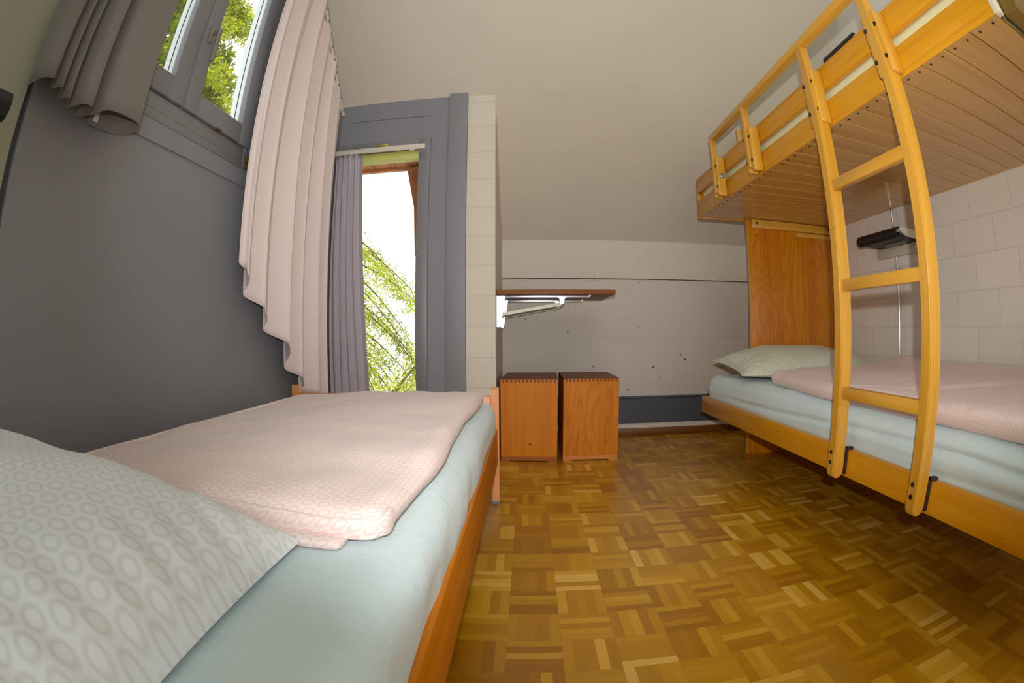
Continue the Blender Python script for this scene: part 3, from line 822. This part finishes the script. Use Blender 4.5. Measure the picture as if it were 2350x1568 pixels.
bm = bmesh.new(); cyl(bm, (-.006, 0, .995), (.022, 0, .995), .006, 10); obj('rod_clip', bm, M['steel'], rod, True)

# ------------------------------------------------------------------ trees outside
def foliage_mesh(centres, size, per, rnd, droop=.5):
    vs, fs = [], []
    for c, r in centres:
        for _ in range(per):
            d_ = Vector((rnd.gauss(0, 1), rnd.gauss(0, 1), rnd.gauss(0, .8))).normalized() * r * rnd.random() ** .4
            p = c + d_
            ax = (d_.normalized() + Vector((rnd.gauss(0, .6), rnd.gauss(0, .6), -droop))).normalized()
            sd = ax.cross(Vector((rnd.gauss(0, 1), rnd.gauss(0, 1), rnd.gauss(0, 1)))).normalized()
            L_ = size * rnd.uniform(.6, 1.5); w_ = L_ * .22
            i = len(vs); up_ = ax.cross(sd) * w_ * .4
            vs += [p, p + ax * L_ * .5 + sd * w_ - up_, p + ax * L_, p + ax * L_ * .5 - sd * w_ - up_]
            fs.append((i, i + 1, i + 2, i + 3))
    return vs, fs
def tree(loc, trunk_h, trunk_r, boughs, label, leaf, seed, size=.10, per=46):
    rnd = random.Random(seed)
    t = empty('conifer_tree', loc, label, 'tree', 'trees outside the windows')
    bm = bmesh.new(); cyl(bm, (0, 0, -3), (0, 0, trunk_h), trunk_r, 12, trunk_r * .3)
    cs = []
    for (dx, dy, dz, ln) in boughs:
        p = Vector((0, 0, dz)); q = Vector((dx, dy, dz - ln * .35))
        steps = max(4, int((q - p).length / .20)); fwd = (q - p).normalized()
        droop = ln * rnd.uniform(.10, .30)
        at = lambda f: p.lerp(q, f) + Vector((0, 0, .25 * math.sin(f * PI * .8) - droop * f * f * 2))
        prev = at(0)
        for k in range(1, steps + 1):
            c = at(k / steps); r0 = .030 * (1 - .8 * (k - 1) / steps)
            cyl(bm, prev, c, r0, 5, r0 * .85); prev = c
            if k < 2: continue
            for s_ in (-1, 1):
                side_ = (Vector((-fwd.y, fwd.x, 0)) * s_ + fwd * rnd.uniform(.3, 1.1)).normalized() * rnd.uniform(.12, .5) * (1.15 - .7 * k / steps)
                e = c + side_ + Vector((0, 0, -rnd.uniform(.04, .30)))
                cyl(bm, c, e, .005, 4, .002); cs.append((e, rnd.uniform(.10, .20))); cs.append((c.lerp(e, rnd.uniform(.3, .7)), .11))
    obj('trunk', bm, M['bark'], t)
    vs, fs = foliage_mesh(cs, size, per, rnd)
    me = bpy.data.meshes.new('foliage'); me.from_pydata([tuple(v) for v in vs], [], fs); me.update()
    link('foliage', me, leaf, t)
    return t
rnd = random.Random(5)
def ringb(z0, z1, n, r0, r1, a0=0, a1=2 * PI):
    out = []
    for k in range(n):
        f = k / max(1, n - 1); a_ = rnd.uniform(a0, a1); r_ = r0 + (r1 - r0) * f + rnd.uniform(-.3, .3)
        out.append((math.cos(a_) * r_, math.sin(a_) * r_, z0 + (z1 - z0) * f, r_))
    return out
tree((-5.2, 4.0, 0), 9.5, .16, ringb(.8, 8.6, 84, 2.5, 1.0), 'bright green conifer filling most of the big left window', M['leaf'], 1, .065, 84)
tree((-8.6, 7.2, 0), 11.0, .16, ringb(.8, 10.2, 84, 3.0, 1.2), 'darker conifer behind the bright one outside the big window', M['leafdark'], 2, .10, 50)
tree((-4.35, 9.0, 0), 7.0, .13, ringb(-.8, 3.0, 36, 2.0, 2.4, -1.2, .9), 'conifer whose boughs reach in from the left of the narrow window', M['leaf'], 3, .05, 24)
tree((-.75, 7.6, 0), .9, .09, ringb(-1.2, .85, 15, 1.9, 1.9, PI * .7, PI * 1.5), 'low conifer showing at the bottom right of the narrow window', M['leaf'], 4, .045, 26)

# ------------------------------------------------------------------ light
w = bpy.data.worlds.new('world'); SC.world = w; w.use_nodes = True
bg = w.node_tree.nodes['Background']; bg.inputs[0].default_value = (1.0, .995, .97, 1); bg.inputs[1].default_value = 1.35
sun = bpy.data.lights.new('sun', 'SUN'); sun.energy = 4.2; sun.angle = .02; sun.color = (1, .95, .82)
so = bpy.data.objects.new('sun', sun); COL.objects.link(so)
so.rotation_euler = Vector((-.62, .22, -.75)).to_track_quat('-Z', 'Y').to_euler()
fl = bpy.data.lights.new('camera_flash', 'SPOT'); fl.energy = 74; fl.spot_size = math.radians(134); fl.spot_blend = 1.0
fl.shadow_soft_size = .012; fl.color = (1, .97, .95)
fo = bpy.data.objects.new('camera_flash', fl); COL.objects.link(fo)
fo.location = (0, -.062, .773); fo.rotation_euler = Vector((.20, 1, .34)).to_track_quat('-Z', 'Y').to_euler()

# ------------------------------------------------------------------ camera: fisheye
cam = bpy.data.cameras.new('camera'); cam.type = 'PANO'; cam.panorama_type = 'FISHEYE_LENS_POLYNOMIAL'
cam.sensor_width = 36; cam.sensor_fit = 'HORIZONTAL'
cam.fisheye_fov = PI
cam.fisheye_polynomial_k0 = 0
cam.fisheye_polynomial_k1 = -5.66461070e-02
cam.fisheye_polynomial_k2 = -1.16281733e-04
cam.fisheye_polynomial_k3 = 4.19691148e-06
cam.fisheye_polynomial_k4 = -5.23629110e-07
cam.clip_start = .01
co = bpy.data.objects.new('camera', cam); COL.objects.link(co)
co.matrix_world = Matrix.Translation((0, 0, .673)) @ Matrix((
    (0.99952199, 0.00547263, 0.03042769), (0.03034008, 0.01543731, -0.99942042), (-0.00593918, 0.99986586, 0.01526389))).to_4x4()
SC.camera = co
SC.view_settings.view_transform = 'Standard'; SC.view_settings.look = 'None'
SC.view_settings.gamma = 1; SC.view_settings.exposure = 0.3; SC.view_settings.use_curve_mapping = False
SC.cycles.use_denoising = True
SC.cycles.max_bounces = 8; SC.cycles.diffuse_bounces = 5; SC.cycles.glossy_bounces = 3
SC.cycles.caustics_reflective = False; SC.cycles.caustics_refractive = False
